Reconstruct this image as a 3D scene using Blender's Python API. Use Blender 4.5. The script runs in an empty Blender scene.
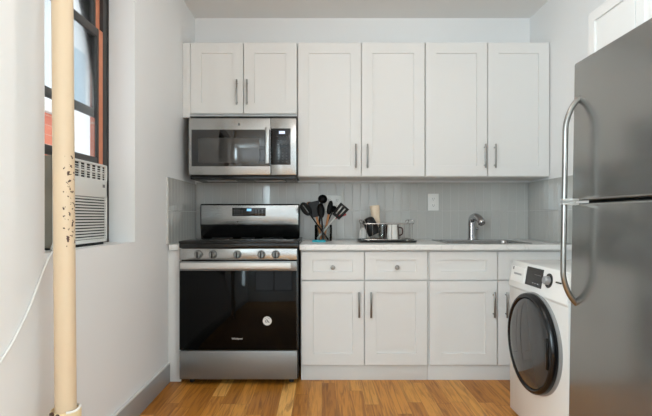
import bpy, bmesh, math, random
from mathutils import Vector, Matrix

random.seed(7)
C = bpy.context.scene.collection
SC = bpy.context.scene
R = math.radians

# ---------------------------------------------------------------- camera
cam_data = bpy.data.cameras.new('camera')
cam = bpy.data.objects.new('camera', cam_data)
C.objects.link(cam)
cam.location = (0, 0, 1.08)
cam.rotation_euler = (R(90), 0, 0)
cam_data.sensor_width = 36
cam_data.lens = 25.01
cam_data.shift_x = 4 / 652
cam_data.shift_y = 9 / 652
cam_data.clip_start = 0.05
SC.camera = cam

# ---------------------------------------------------------------- world
world = bpy.data.worlds.new('sky')
SC.world = world
world.use_nodes = True
bg = world.node_tree.nodes['Background']
bg.inputs[0].default_value = (0.93, 0.965, 1.0, 1)
bg.inputs[1].default_value = 1.8

# ---------------------------------------------------------------- lights
def area(name, loc, rot, sx, sy, watts, col=(1, 1, 1)):
    l = bpy.data.lights.new(name, 'AREA')
    l.shape = 'RECTANGLE'
    l.size, l.size_y = sx, sy
    l.energy = watts
    l.color = col
    o = bpy.data.objects.new(name, l)
    o.location, o.rotation_euler = loc, rot
    C.objects.link(o)
    return o

area('rear_window_daylight', (0.35, -2.33, 1.5), (R(90), 0, 0), 2.0, 1.6, 4, (0.88, 0.96, 1))
area('side_window_daylight', (-1.14, -0.8, 1.65), (0, R(-90), 0), 1.3, 0.75, 150, (0.715, 0.90, 1))
area('added_side_fill', (1.62, -0.8, 1.15), (0, R(90), 0), 1.7, 0.75, 26, (0.60, 0.85, 1))  # added fill from behind the camera, brightens the window wall
lamp = bpy.data.lights.new('added_fill_light', 'POINT')  # added source out of view, brightens the ceiling and walls
lamp.energy = 10.8
lamp.shadow_soft_size = 0.11
lamp.color = (1, 0.9, 0.84)
lo = bpy.data.objects.new('added_fill_light', lamp)
lo.location = (0.3, 1.75, 2.25)
C.objects.link(lo)

SC.view_settings.view_transform = 'Standard'
SC.view_settings.look = 'None'
SC.view_settings.exposure = 0.05
SC.view_settings.gamma = 1.0
SC.view_settings.use_curve_mapping = False
SC.cycles.use_denoising = True
SC.cycles.max_bounces = 12
SC.cycles.diffuse_bounces = 6
SC.cycles.transparent_max_bounces = 12
SC.cycles.sample_clamp_indirect = 6

# ---------------------------------------------------------------- materials
def lin(c):
    return tuple(((v / 255 + 0.055) / 1.055) ** 2.4 if v / 255 > 0.04045 else v / 255 / 12.92 for v in c)

def mat(name, rgb, rough=0.5, metal=0.0, spec=0.5, bump=0.0, bscale=60, stretch=(1, 1, 1), var=0.0, vscale=8, coat=0.0,
        emit=None, estr=0.0, rvar=0.0):
    m = bpy.data.materials.new(name)
    m.use_nodes = True
    nt = m.node_tree
    b = nt.nodes['Principled BSDF']
    col = (*lin(rgb), 1)
    b.inputs['Base Color'].default_value = col
    b.inputs['Roughness'].default_value = rough
    b.inputs['Metallic'].default_value = metal
    b.inputs['Specular IOR Level'].default_value = spec
    b.inputs['Coat Weight'].default_value = coat
    if emit:
        b.inputs['Emission Color'].default_value = (*lin(emit), 1)
        b.inputs['Emission Strength'].default_value = estr
    tc = nt.nodes.new('ShaderNodeTexCoord')
    mp = nt.nodes.new('ShaderNodeMapping')
    mp.inputs['Scale'].default_value = stretch
    nt.links.new(tc.outputs['Object'], mp.inputs['Vector'])
    if var or rvar:
        n = nt.nodes.new('ShaderNodeTexNoise')
        n.inputs['Scale'].default_value = vscale
        n.inputs['Detail'].default_value = 4
        nt.links.new(mp.outputs['Vector'], n.inputs['Vector'])
        if var:
            mx = nt.nodes.new('ShaderNodeMix')
            mx.data_type = 'RGBA'
            mx.inputs[6].default_value = tuple(v * (1 - var) for v in col[:3]) + (1,)
            mx.inputs[7].default_value = tuple(min(1, v * (1 + var)) for v in col[:3]) + (1,)
            nt.links.new(n.outputs['Fac'], mx.inputs[0])
            nt.links.new(mx.outputs[2], b.inputs['Base Color'])
        if rvar:
            mr = nt.nodes.new('ShaderNodeMapRange')
            mr.inputs[3].default_value = max(0.02, rough - rvar)
            mr.inputs[4].default_value = rough + rvar
            nt.links.new(n.outputs['Fac'], mr.inputs[0])
            nt.links.new(mr.outputs[0], b.inputs['Roughness'])
    if bump:
        n2 = nt.nodes.new('ShaderNodeTexNoise')
        n2.inputs['Scale'].default_value = bscale
        n2.inputs['Detail'].default_value = 3
        nt.links.new(mp.outputs['Vector'], n2.inputs['Vector'])
        bp = nt.nodes.new('ShaderNodeBump')
        bp.inputs['Strength'].default_value = bump
        bp.inputs['Distance'].default_value = 0.004
        nt.links.new(n2.outputs['Fac'], bp.inputs['Height'])
        nt.links.new(bp.outputs['Normal'], b.inputs['Normal'])
    return m

def glass_mat(name, tint=(0.97, 0.98, 0.98), rough=0.02, refl=0.08):
    m = bpy.data.materials.new(name)
    m.use_nodes = True
    nt = m.node_tree
    nt.nodes.remove(nt.nodes['Principled BSDF'])
    out = nt.nodes['Material Output']
    t = nt.nodes.new('ShaderNodeBsdfTransparent')
    t.inputs[0].default_value = (*tint, 1)
    g = nt.nodes.new('ShaderNodeBsdfGlossy')
    g.inputs['Roughness'].default_value = rough
    lw = nt.nodes.new('ShaderNodeLayerWeight')
    lw.inputs[0].default_value = refl
    mx = nt.nodes.new('ShaderNodeMixShader')
    nt.links.new(lw.outputs['Fresnel'], mx.inputs[0])
    nt.links.new(t.outputs[0], mx.inputs[1])
    nt.links.new(g.outputs[0], mx.inputs[2])
    nt.links.new(mx.outputs[0], out.inputs['Surface'])
    return m

def oak_mat():
    m = bpy.data.materials.new('oak_strip_floor')
    m.use_nodes = True
    nt = m.node_tree
    N = nt.nodes.new
    L = nt.links.new
    b = nt.nodes['Principled BSDF']
    tc = N('ShaderNodeTexCoord')
    sp = N('ShaderNodeSeparateXYZ')
    L(tc.outputs['Object'], sp.inputs[0])

    def M(op, a, c=None, d=None):
        n = N('ShaderNodeMath')
        n.operation = op
        for i, v in enumerate((a, c, d)):
            if v is None:
                continue
            if isinstance(v, (int, float)):
                n.inputs[i].default_value = v
            else:
                L(v, n.inputs[i])
        return n.outputs[0]
    W, LEN = 0.083, 0.62
    u = M('DIVIDE', sp.outputs[0], W)
    row = M('FLOOR', u)
    wn = N('ShaderNodeTexWhiteNoise')
    wn.noise_dimensions = '1D'
    L(row, wn.inputs['W'])
    v = M('ADD', M('DIVIDE', sp.outputs[1], LEN), M('MULTIPLY', wn.outputs['Value'], 7.3))
    idx = M('FLOOR', v)
    cb = N('ShaderNodeCombineXYZ')
    L(row, cb.inputs[0])
    L(idx, cb.inputs[1])
    w2 = N('ShaderNodeTexWhiteNoise')
    w2.noise_dimensions = '3D'
    L(cb.outputs[0], w2.inputs['Vector'])
    ramp = N('ShaderNodeValToRGB')
    e = ramp.color_ramp.elements
    e[0].position, e[0].color = 0.0, (*lin((172, 109, 36)), 1)
    e[1].position, e[1].color = 1.0, (*lin((236, 178, 98)), 1)
    for p, c in ((0.3, (190, 125, 50)), (0.62, (204, 138, 60)), (0.9, (214, 152, 72))):
        k = e.new(p)
        k.color = (*lin(c), 1)
    L(w2.outputs['Value'], ramp.inputs[0])
    # grain, different in every strip
    va = N('ShaderNodeVectorMath')
    va.operation = 'MULTIPLY_ADD'
    L(w2.outputs['Color'], va.inputs[0])
    va.inputs[1].default_value = (9, 9, 9)
    mp = N('ShaderNodeMapping')
    mp.inputs['Scale'].default_value = (42, 2.6, 1)
    L(tc.outputs['Object'], mp.inputs['Vector'])
    L(mp.outputs[0], va.inputs[2])
    gn = N('ShaderNodeTexNoise')
    gn.inputs['Scale'].default_value = 1.0
    gn.inputs['Detail'].default_value = 5
    gn.inputs['Distortion'].default_value = 1.6
    L(va.outputs[0], gn.inputs['Vector'])
    gr = N('ShaderNodeValToRGB')
    gr.color_ramp.elements[0].position = 0.32
    gr.color_ramp.elements[0].color = (0.40, 0.32, 0.26, 1)
    gr.color_ramp.elements[1].position = 0.56
    gr.color_ramp.elements[1].color = (1, 1, 1, 1)
    L(gn.outputs['Fac'], gr.inputs[0])
    mx = N('ShaderNodeMix')
    mx.data_type = 'RGBA'
    mx.blend_type = 'MULTIPLY'
    mx.inputs[0].default_value = 0.75
    L(ramp.outputs[0], mx.inputs[6])
    L(gr.outputs[0], mx.inputs[7])
    # seams
    fu = M('FRACT', u)
    fv = M('FRACT', v)
    su = M('MINIMUM', fu, M('SUBTRACT', 1.0, fu))
    sv = M('MINIMUM', fv, M('SUBTRACT', 1.0, fv))
    seam = M('MAXIMUM', M('LESS_THAN', su, 0.012), M('LESS_THAN', sv, 0.0022))
    mx2 = N('ShaderNodeMix')
    mx2.data_type = 'RGBA'
    L(M('MULTIPLY', seam, 0.6), mx2.inputs[0])
    L(mx.outputs[2], mx2.inputs[6])
    mx2.inputs[7].default_value = (*lin((92, 56, 26)), 1)
    L(mx2.outputs[2], b.inputs['Base Color'])
    b.inputs['Roughness'].default_value = 0.34
    b.inputs['Specular IOR Level'].default_value = 0.22
    return m

def marble_mat():
    m = mat('speckled_white_quartz', (226, 224, 220), 0.22, var=0.03, vscale=25)
    nt = m.node_tree
    b = nt.nodes['Principled BSDF']
    src = b.inputs['Base Color'].links[0].from_socket
    tc = nt.nodes['Texture Coordinate']
    n = nt.nodes.new('ShaderNodeTexNoise')
    n.inputs['Scale'].default_value = 5
    n.inputs['Detail'].default_value = 8
    n.inputs['Distortion'].default_value = 1.8
    nt.links.new(tc.outputs['Object'], n.inputs['Vector'])
    r = nt.nodes.new('ShaderNodeValToRGB')
    e = r.color_ramp.elements
    e[0].position, e[0].color = 0.485, (0, 0, 0, 1)
    e[1].position, e[1].color = 0.515, (0, 0, 0, 1)
    k = e.new(0.5)
    k.color = (0.22, 0.22, 0.22, 1)
    nt.links.new(n.outputs['Fac'], r.inputs[0])
    mx = nt.nodes.new('ShaderNodeMix')
    mx.data_type = 'RGBA'
    nt.links.new(r.outputs[0], mx.inputs[0])
    nt.links.new(src, mx.inputs[6])
    mx.inputs[7].default_value = (*lin((150, 148, 146)), 1)
    nt.links.new(mx.outputs[2], b.inputs['Base Color'])
    return m

def brick_mat(name, c1, c2, mortar):
    m = mat(name, c1, 0.85)
    nt = m.node_tree
    b = nt.nodes['Principled BSDF']
    tc = nt.nodes['Texture Coordinate']
    mp = nt.nodes.new('ShaderNodeMapping')
    mp.inputs['Rotation'].default_value = (R(90), 0, R(90))
    nt.links.new(tc.outputs['Object'], mp.inputs['Vector'])
    bt = nt.nodes.new('ShaderNodeTexBrick')
    bt.inputs['Color1'].default_value = (*lin(c1), 1)
    bt.inputs['Color2'].default_value = (*lin(c2), 1)
    bt.inputs['Mortar'].default_value = (*lin(mortar), 1)
    bt.inputs['Scale'].default_value = 1
    bt.inputs['Brick Width'].default_value = 0.21
    bt.inputs['Row Height'].default_value = 0.07
    bt.inputs['Mortar Size'].default_value = 0.006
    nt.links.new(mp.outputs[0], bt.inputs['Vector'])
    nt.links.new(bt.outputs['Color'], b.inputs['Base Color'])
    return m

def chipped_cream_mat():
    """cream enamel with chips of dark rust in a band"""
    m = mat('cream_pipe_paint', (212, 189, 158), 0.42, var=0.06, vscale=5, bump=0.25, bscale=30)
    nt = m.node_tree
    b = nt.nodes['Principled BSDF']
    src = b.inputs['Base Color'].links[0].from_socket
    tc = nt.nodes['Texture Coordinate']
    n = nt.nodes.new('ShaderNodeTexNoise')
    n.inputs['Scale'].default_value = 75
    n.inputs['Detail'].default_value = 2
    nt.links.new(tc.outputs['Object'], n.inputs['Vector'])
    sp = nt.nodes.new('ShaderNodeSeparateXYZ')
    nt.links.new(tc.outputs['Object'], sp.inputs[0])

    def band(sock, lo, hi, soft):
        a = nt.nodes.new('ShaderNodeMapRange')
        a.inputs[1].default_value, a.inputs[2].default_value = lo - soft, lo
        nt.links.new(sock, a.inputs[0])
        c = nt.nodes.new('ShaderNodeMapRange')
        c.inputs[1].default_value, c.inputs[2].default_value = hi, hi + soft
        c.inputs[3].default_value, c.inputs[4].default_value = 1, 0
        nt.links.new(sock, c.inputs[0])
        mm = nt.nodes.new('ShaderNodeMath')
        mm.operation = 'MULTIPLY'
        nt.links.new(a.outputs[0], mm.inputs[0])
        nt.links.new(c.outputs[0], mm.inputs[1])
        return mm.outputs[0]
    z = band(sp.outputs[2], 0.98, 1.28, 0.06)
    x = band(sp.outputs[0], 0.006, 0.08, 0.014)
    p = nt.nodes.new('ShaderNodeMath')
    p.operation = 'MULTIPLY'
    nt.links.new(z, p.inputs[0])
    nt.links.new(x, p.inputs[1])
    q = nt.nodes.new('ShaderNodeMath')
    q.operation = 'MULTIPLY'
    nt.links.new(p.outputs[0], q.inputs[0])
    nt.links.new(n.outputs['Fac'], q.inputs[1])
    g = nt.nodes.new('ShaderNodeMapRange')
    g.inputs[1].default_value, g.inputs[2].default_value = 0.605, 0.625
    nt.links.new(q.outputs[0], g.inputs[0])
    mx = nt.nodes.new('ShaderNodeMix')
    mx.data_type = 'RGBA'
    nt.links.new(g.outputs[0], mx.inputs[0])
    nt.links.new(src, mx.inputs[6])
    mx.inputs[7].default_value = (*lin((74, 48, 34)), 1)
    nt.links.new(mx.outputs[2], b.inputs['Base Color'])
    return m

M = dict(
    wall=mat('white_wall_paint', (232, 232, 231), 0.55, bump=0.06, bscale=25, var=0.015, vscale=2),
    ceiling=mat('white_ceiling_paint', (234, 233, 231), 0.8, bump=0.05, bscale=30),
    skirting=mat('grey_gloss_paint', (164, 164, 163), 0.35, bump=0.04, bscale=20),
    oak=oak_mat(),
    cab=mat('white_cabinet_lacquer', (219, 218, 215), 0.52, spec=0.3, var=0.008, vscale=3),
    kick=mat('white_toe_board', (214, 214, 211), 0.5, var=0.01, vscale=4),
    quartz=marble_mat(),
    tile=mat('grey_glazed_tile', (180, 179, 174), 0.09, spec=0.55, var=0.035, vscale=3, bump=0.05, bscale=9),
    grout=mat('pale_grout', (194, 193, 189), 0.9, bump=0.1, bscale=200),
    steel=mat('brushed_steel', (172, 172, 170), 0.26, 0.88, stretch=(1, 60, 60), rvar=0.04, vscale=6),
    steel_d=mat('brushed_drawer_steel', (136, 137, 136), 0.36, 0.7, stretch=(1, 60, 60), rvar=0.04, vscale=6),
    nickel=mat('satin_nickel', (142, 140, 136), 0.3, 1.0, var=0.02),
    bright=mat('bright_satin_steel', (205, 204, 200), 0.4, 0.6, var=0.02),
    chrome=mat('polished_chrome', (196, 196, 198), 0.09, 1.0, var=0.02),
    sink=mat('sink_steel', (168, 168, 168), 0.26, 1.0, var=0.03, vscale=20),
    fridge=mat('dark_stainless', (140, 139, 135), 0.2, 0.75, stretch=(30, 30, 1.2), rvar=0.02, vscale=7, var=0.012),
    fridge_side=mat('dark_grey_steel_shell', (82, 81, 79), 0.5, 0.3, var=0.03),
    black=mat('black_enamel', (16, 16, 16), 0.25, spec=0.4, var=0.05),
    blackglass=mat('black_oven_glass', (6, 6, 6), 0.05, spec=0.14, var=0.02),
    mwglass=mat('dark_microwave_glass', (18, 17, 17), 0.06, spec=0.9, var=0.05),
    mwmesh=mat('perforated_screen_glass', (56, 55, 53), 0.07, spec=0.9, var=0.1, vscale=400),
    panel=mat('black_control_panel', (24, 24, 25), 0.16, spec=0.45, var=0.04),
    gasket=mat('black_rubber', (14, 14, 14), 0.7, var=0.1),
    display=mat('lit_blue_display', (60, 120, 170), 0.4, emit=(150, 215, 255), estr=1.0, var=0.05),
    displayw=mat('lit_white_display', (120, 130, 150), 0.4, emit=(226, 236, 255), estr=1.0, var=0.05),
    mark=mat('pale_printed_mark', (178, 178, 176), 0.6, var=0.03),
    markdim=mat('dim_printed_mark', (112, 112, 111), 0.6, var=0.03),
    keydim=mat('faint_key_print', (78, 78, 77), 0.6, var=0.03),
    sticker=mat('white_sticker', (214, 214, 210), 0.5, var=0.02),
    ink=mat('grey_ink', (70, 70, 72), 0.6, var=0.02),
    ring=mat('dim_burner_print', (46, 46, 47), 0.3, var=0.05),
    whitegloss=mat('white_appliance_enamel', (232, 231, 227), 0.25, spec=0.5, coat=0.2, var=0.008, vscale=3),
    washglass=mat('smoked_washer_glass', (58, 58, 58), 0.05, spec=0.5, var=0.05),
    washrim=mat('dark_washer_rim', (13, 13, 14), 0.25, spec=0.3, var=0.05),
    greyrim=mat('grey_washer_ring', (150, 150, 149), 0.35, 0.4, var=0.03),
    plastic=mat('white_plastic', (222, 221, 216), 0.4, var=0.02),
    acplastic=mat('ac_white_plastic', (214, 213, 208), 0.45, var=0.03, vscale=6),
    acdark=mat('ac_slot_dark', (40, 39, 37), 0.8, var=0.1),
    acbody=mat('weathered_ac_steel', (158, 153, 140), 0.5, 0.4, var=0.25, vscale=9),
    cream=chipped_cream_mat(),
    creamring=mat('cream_collar_paint', (226, 204, 162), 0.5, var=0.22, vscale=26, bump=0.9, bscale=70),
    rust=mat('rusty_brown_chip', (72, 50, 38), 0.8, var=0.3, vscale=60),
    whitepaint=mat('white_paint_rim', (228, 226, 220), 0.5, var=0.04, vscale=40, bump=0.4, bscale=90),
    winframe=mat('dark_bronze_frame', (64, 62, 60), 0.4, 0.2, var=0.08, vscale=12),
    track=mat('orange_primer_wood', (206, 132, 100), 0.7, var=0.12, vscale=20),
    pane=glass_mat('window_glass', (0.95, 0.97, 0.98), 0.03, 0.1),
    brick=brick_mat('orange_brick', (212, 124, 96), (196, 108, 84), (206, 170, 150)),
    render=mat('pale_grey_stucco', (236, 238, 238), 0.9, var=0.08, vscale=0.6),
    bluepane=mat('blue_grey_window', (172, 192, 204), 0.3, var=0.1, vscale=2),
    stone=mat('pale_stone', (226, 222, 214), 0.9, var=0.05),
    asphalt=mat('yard_asphalt', (120, 118, 116), 0.9, var=0.1),
    nylon=mat('black_nylon', (7, 7, 7), 0.36, spec=0.22, var=0.1),
    wood=mat('beech_wood', (176, 116, 66), 0.5, stretch=(8, 8, 1), var=0.18, vscale=20),
    red=mat('red_silicone', (176, 40, 48), 0.45, var=0.06),
    teal=mat('teal_sponge', (52, 168, 182), 0.8, var=0.12, vscale=60, bump=0.5, bscale=220),
    jar=glass_mat('jar_glass', (0.93, 0.95, 0.95), 0.02, 0.22),
    clear=glass_mat('tumbler_glass', (0.90, 0.91, 0.92), 0.02, 0.25),
    beige=mat('beige_ceramic', (216, 198, 174), 0.42, var=0.05, vscale=14),
    mugblack=mat('black_matte_tumbler', (12, 12, 13), 0.45, spec=0.3, var=0.1),
    mugwhite=mat('white_ceramic', (220, 217, 211), 0.3, var=0.03, vscale=14),
    mugbrown=mat('brown_ceramic', (70, 42, 32), 0.3, var=0.15, vscale=14),
    wire=mat('chrome_wire', (165, 164, 161), 0.22, 1.0, var=0.05),
    tray=mat('black_rack_tray', (26, 26, 27), 0.4, var=0.1),
)

# ---------------------------------------------------------------- mesh kit
class MB:
    def __init__(self):
        self.bm = bmesh.new()

    def _join(self, t):
        me = bpy.data.meshes.new('tmp')
        t.to_mesh(me)
        t.free()
        self.bm.from_mesh(me)
        bpy.data.meshes.remove(me)

    def box(self, x0, x1, y0, y1, z0, z1, bev=0.0, seg=2):
        t = bmesh.new()
        bmesh.ops.create_cube(t, size=1)
        sx, sy, sz = x1 - x0, y1 - y0, z1 - z0
        for v in t.verts:
            v.co = Vector(((v.co.x + .5) * sx + x0, (v.co.y + .5) * sy + y0, (v.co.z + .5) * sz + z0))
        bmesh.ops.recalc_face_normals(t, faces=t.faces)
        if bev:
            b = min(bev, 0.45 * min(abs(sx), abs(sy), abs(sz)))
            bmesh.ops.bevel(t, geom=t.edges[:], offset=b, segments=seg, profile=0.5, affect='EDGES', clamp_overlap=True)
        self._join(t)
        return self

    def cyl(self, p0, p1, r0, r1=None, n=24, bev=0.0):
        p0, p1 = Vector(p0), Vector(p1)
        r1 = r0 if r1 is None else r1
        d = p1 - p0
        t = bmesh.new()
        bmesh.ops.create_cone(t, cap_ends=True, cap_tris=False, segments=n, radius1=r0, radius2=r1, depth=d.length)
        if bev:
            ed = [e for e in t.edges if abs(e.verts[0].co.z - e.verts[1].co.z) < 1e-6]
            bmesh.ops.bevel(t, geom=ed, offset=bev, segments=2, profile=0.5, affect='EDGES')
        rot = d.to_track_quat('Z', 'Y').to_matrix().to_4x4()
        t.transform(Matrix.Translation((p0 + p1) / 2) @ rot)
        self._join(t)
        return self

    def tube(self, pts, r, n=10, smooth=0, closed=False, flat=1.0, rs=None):
        pts = [Vector(p) for p in pts]
        if smooth:
            P = pts
            out, ro = [], []
            m = len(P)
            rng = range(m if closed else m - 1)
            for i in rng:
                if closed:
                    a, b, c, d = P[(i - 1) % m], P[i], P[(i + 1) % m], P[(i + 2) % m]
                else:
                    a, b, c, d = P[max(i - 1, 0)], P[i], P[i + 1], P[min(i + 2, m - 1)]
                for k in range(smooth):
                    s = k / smooth
                    out.append(0.5 * ((2 * b) + (c - a) * s + (2 * a - 5 * b + 4 * c - d) * s * s + (3 * b - a - 3 * c + d) * s ** 3))
                    if rs:
                        ro.append(rs[i] * (1 - s) + rs[(i + 1) % m] * s)
            if not closed:
                out.append(P[-1])
                if rs:
                    ro.append(rs[-1])
            pts, rs = out, (ro if rs else None)
        m = len(pts)
        tan = []
        for i in range(m):
            if closed:
                d = pts[(i + 1) % m] - pts[(i - 1) % m]
            else:
                d = pts[min(i + 1, m - 1)] - pts[max(i - 1, 0)]
            tan.append(d.normalized())
        ref = Vector((0, 1, 0)) if abs(tan[0].y) < 0.9 else Vector((1, 0, 0))
        u = (ref - tan[0] * ref.dot(tan[0])).normalized()
        rings = []
        for i in range(m):
            u = (u - tan[i] * u.dot(tan[i])).normalized()
            w = tan[i].cross(u)
            rr = rs[i] if rs else r
            rings.append([self.bm.verts.new(pts[i] + (u * math.cos(2 * math.pi * k / n) * flat + w * math.sin(2 * math.pi * k / n)) * rr) for k in range(n)])
        for i in range(m if closed else m - 1):
            a, b = rings[i], rings[(i + 1) % m]
            for k in range(n):
                self.bm.faces.new((a[k], a[(k + 1) % n], b[(k + 1) % n], b[k]))
        if not closed:
            self.bm.faces.new(rings[0][::-1])
            self.bm.faces.new(rings[-1])
        return self

    def lathe(self, prof, origin=(0, 0, 0), axis=(0, 0, 1), n=32):
        """prof: (radius, height) pairs along axis"""
        q = Vector(axis).to_track_quat('Z', 'Y').to_matrix().to_4x4()
        T = Matrix.Translation(origin) @ q
        rings = []
        for r, h in prof:
            if r < 1e-6:
                rings.append([self.bm.verts.new(T @ Vector((0, 0, h)))])
            else:
                rings.append([self.bm.verts.new(T @ Vector((r * math.cos(2 * math.pi * k / n), r * math.sin(2 * math.pi * k / n), h))) for k in range(n)])
        for a, b in zip(rings, rings[1:]):
            for k in range(n):
                j = (k + 1) % n
                if len(a) == 1 and len(b) == 1:
                    continue
                if len(a) == 1:
                    self.bm.faces.new((a[0], b[j], b[k]))
                elif len(b) == 1:
                    self.bm.faces.new((a[k], a[j], b[0]))
                else:
                    self.bm.faces.new((a[k], a[j], b[j], b[k]))
        return self

    def prism(self, poly, axis, a, b, bev=0.0):
        """poly: 2D outline; axis 'x': poly is (y,z); 'y': (x,z); 'z': (x,y)"""
        def P(p, s):
            return {'x': (s, p[0], p[1]), 'y': (p[0], s, p[1]), 'z': (p[0], p[1], s)}[axis]
        t = bmesh.new()
        A = [t.verts.new(P(p, a)) for p in poly]
        B = [t.verts.new(P(p, b)) for p in poly]
        n = len(poly)
        t.faces.new(A)
        t.faces.new(B[::-1])
        for i in range(n):
            t.faces.new((A[i], B[i], B[(i + 1) % n], A[(i + 1) % n]))
        bmesh.ops.recalc_face_normals(t, faces=t.faces)
        if bev:
            bmesh.ops.bevel(t, geom=t.edges[:], offset=bev, segments=2, profile=0.5, affect='EDGES', clamp_overlap=True)
        self._join(t)
        return self

    def ball(self, c, r, sc=(1, 1, 1), rot=None, n=20):
        t = bmesh.new()
        bmesh.ops.create_uvsphere(t, u_segments=n, v_segments=n // 2, radius=r)
        S = Matrix.Diagonal((*sc, 1))
        t.transform(Matrix.Translation(c) @ (rot.to_4x4() if rot else Matrix()) @ S)
        self._join(t)
        return self

    def shaker(self, x0, x1, z0, z1, yf, t=0.02, sx=0.076, sz=0.076, rec=0.009):
        """front facing -y: raised frame round a recessed flat panel"""
        b = bmesh.new()
        e = 0.0016
        def ring(ix, iz, y):
            return [b.verts.new(p) for p in ((x0 + ix, y, z0 + iz), (x1 - ix, y, z0 + iz), (x1 - ix, y, z1 - iz), (x0 + ix, y, z1 - iz))]
        rings = [ring(0, 0, yf + t), ring(0, 0, yf + e), ring(e, e, yf), ring(sx, sz, yf), ring(sx + 0.0016, sz + 0.0016, yf + rec)]
        b.faces.new(rings[0])
        for a, c in zip(rings, rings[1:]):
            for k in range(4):
                b.faces.new((a[k], a[(k + 1) % 4], c[(k + 1) % 4], c[k]))
        b.faces.new(rings[-1])
        bmesh.ops.recalc_face_normals(b, faces=b.faces)
        self._join(b)
        return self

    def build(self, name, m, parent=None, X=None, smooth=True):
        me = bpy.data.meshes.new(name)
        bm = self.bm
        if X is not None:
            bm.transform(X)
        if parent is not None:
            r = parent
            while r.parent:
                r = r.parent
            bm.transform(Matrix.Translation(-Vector(r.location)))
        bmesh.ops.recalc_face_normals(bm, faces=bm.faces)
        bm.to_mesh(me)
        bm.free()
        me.materials.append(m)
        if smooth:
            me.polygons.foreach_set('use_smooth', [True] * len(me.polygons))
            me.set_sharp_from_angle(angle=R(38))
        o = bpy.data.objects.new(name, me)
        C.objects.link(o)
        if parent is not None:
            o.parent = parent
        return o

def thing(name, label, cat, loc=(0, 0, 0), group=None):
    o = bpy.data.objects.new(name, None)
    o.empty_display_size = 0.05
    o.location = loc
    C.objects.link(o)
    return tag(o, label, cat, group)

def tag(o, label, cat, group=None, kind=None):
    o['label'] = label
    o['category'] = cat
    if group:
        o['group'] = group
    if kind:
        o['kind'] = kind
    return o

def struct(o, label, cat):
    return tag(o, label, cat, None, 'structure')

def dup(root, loc, label, group=None):
    r = root.copy()
    C.objects.link(r)
    r.location = loc
    r['label'] = label
    if group:
        r['group'] = group
    for ch in list(root.children):
        c = ch.copy()
        C.objects.link(c)
        c.parent = r
        for g in ch.children:
            d = g.copy()
            C.objects.link(d)
            d.parent = c
    return r

def text_mesh(s, size, X, m, name, parent, depth=0.0006, font_shear=0.0, bold=0.0):
    cu = bpy.data.curves.new('lettering', 'FONT')
    cu.body = s
    cu.size = size
    cu.align_x = 'CENTER'
    cu.align_y = 'CENTER'
    cu.extrude = depth
    cu.offset = bold
    cu.shear = font_shear
    o = bpy.data.objects.new('lettering', cu)
    C.objects.link(o)
    bpy.context.view_layer.update()
    me = bpy.data.meshes.new_from_object(o.evaluated_get(bpy.context.evaluated_depsgraph_get()))
    bpy.data.objects.remove(o)
    b = MB()
    b.bm.from_mesh(me)
    bpy.data.meshes.remove(me)
    return b.build(name, m, parent, X=X, smooth=False)

def face_y(x, y, z):
    """lettering turned to face -y at a point"""
    return Matrix.Translation((x, y, z)) @ Matrix.Rotation(R(90), 4, 'X')

# -y facing builds turned to face -x:  (u, depth, z) -> (x0+depth, y0-u, z)
def face_x(x0, y0):
    return Matrix.Translation((x0, y0, 0)) @ Matrix(((0, 1, 0, 0), (-1, 0, 0, 0), (0, 0, 1, 0), (0, 0, 0, 1)))

# ---------------------------------------------------------------- room shell
XL, XR, YB, YR, ZC = -1.01, 1.65, 3.60, -2.40, 2.66
WX = -1.22
Wy0, Wy1, Wz0, Wz1 = 1.649, 2.447, 0.945, 2.36      # kitchen window opening
Vy0, Vy1 = -1.2, -0.4                                # second opening, behind the camera

o = MB().box(WX, XR + 0.1, YR - 0.1, YB + 0.1, -0.08, 0).build('floor', M['oak'])
struct(o, 'oak strip floor in warm honey brown', 'floor')
o = MB().box(WX, XR + 0.1, YR - 0.1, YB + 0.1, ZC, ZC + 0.08).build('ceiling', M['ceiling'])
struct(o, 'plain white painted ceiling', 'ceiling')
o = MB().box(WX, XR + 0.1, YB, YB + 0.1, 0, ZC).build('wall_back', M['wall'])
struct(o, 'white wall behind the kitchen cabinets', 'wall')
o = MB().box(XR, XR + 0.1, -0.4, YB, 0, ZC).box(XR, XR + 0.1, YR, -1.2, 0, ZC).box(XR, XR + 0.1, -1.2, -0.4, 2.05, ZC).build('wall_right', M['wall'], smooth=False)
struct(o, 'white wall behind the refrigerator and washer', 'wall')
b = MB()
for y0, y1 in ((YR, Vy0), (Vy1, Wy0), (Wy1, YB)):
    b.box(WX, XL, y0, y1, 0, ZC)
for y0, y1 in ((Vy0, Vy1), (Wy0, Wy1)):
    b.box(WX, XL, y0, y1, 0, Wz0)
    b.box(WX, XL, y0, y1, Wz1, ZC)
bmesh.ops.remove_doubles(b.bm, verts=b.bm.verts, dist=1e-5)
struct(b.build('wall_left', M['wall'], smooth=False), 'white wall with a deep window opening', 'wall')
b = MB()
rx0, rx1, rz0, rz1 = -0.65, 1.35, 0.7, 2.3
b.box(WX, rx0, YR - 0.1, YR, 0, ZC).box(rx1, XR + 0.1, YR - 0.1, YR, 0, ZC)
b.box(rx0, rx1, YR - 0.1, YR, 0, rz0).box(rx0, rx1, YR - 0.1, YR, rz1, ZC)
struct(b.build('wall_rear', M['wall'], smooth=False), 'white wall with a wide window, facing the kitchen', 'wall')
o = MB().box(XL, XL + 0.016, YR, 2.965, 0, 0.117, 0.002).build('baseboard_left', M['skirting'])
MB().box(XL, XL + 0.0175, YR, 2.965, 0.117, 0.129, 0.004).build('baseboard_cap', M['cab'], o)
struct(o, 'grey skirting board with a white cap under the window wall', 'baseboard')

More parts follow.
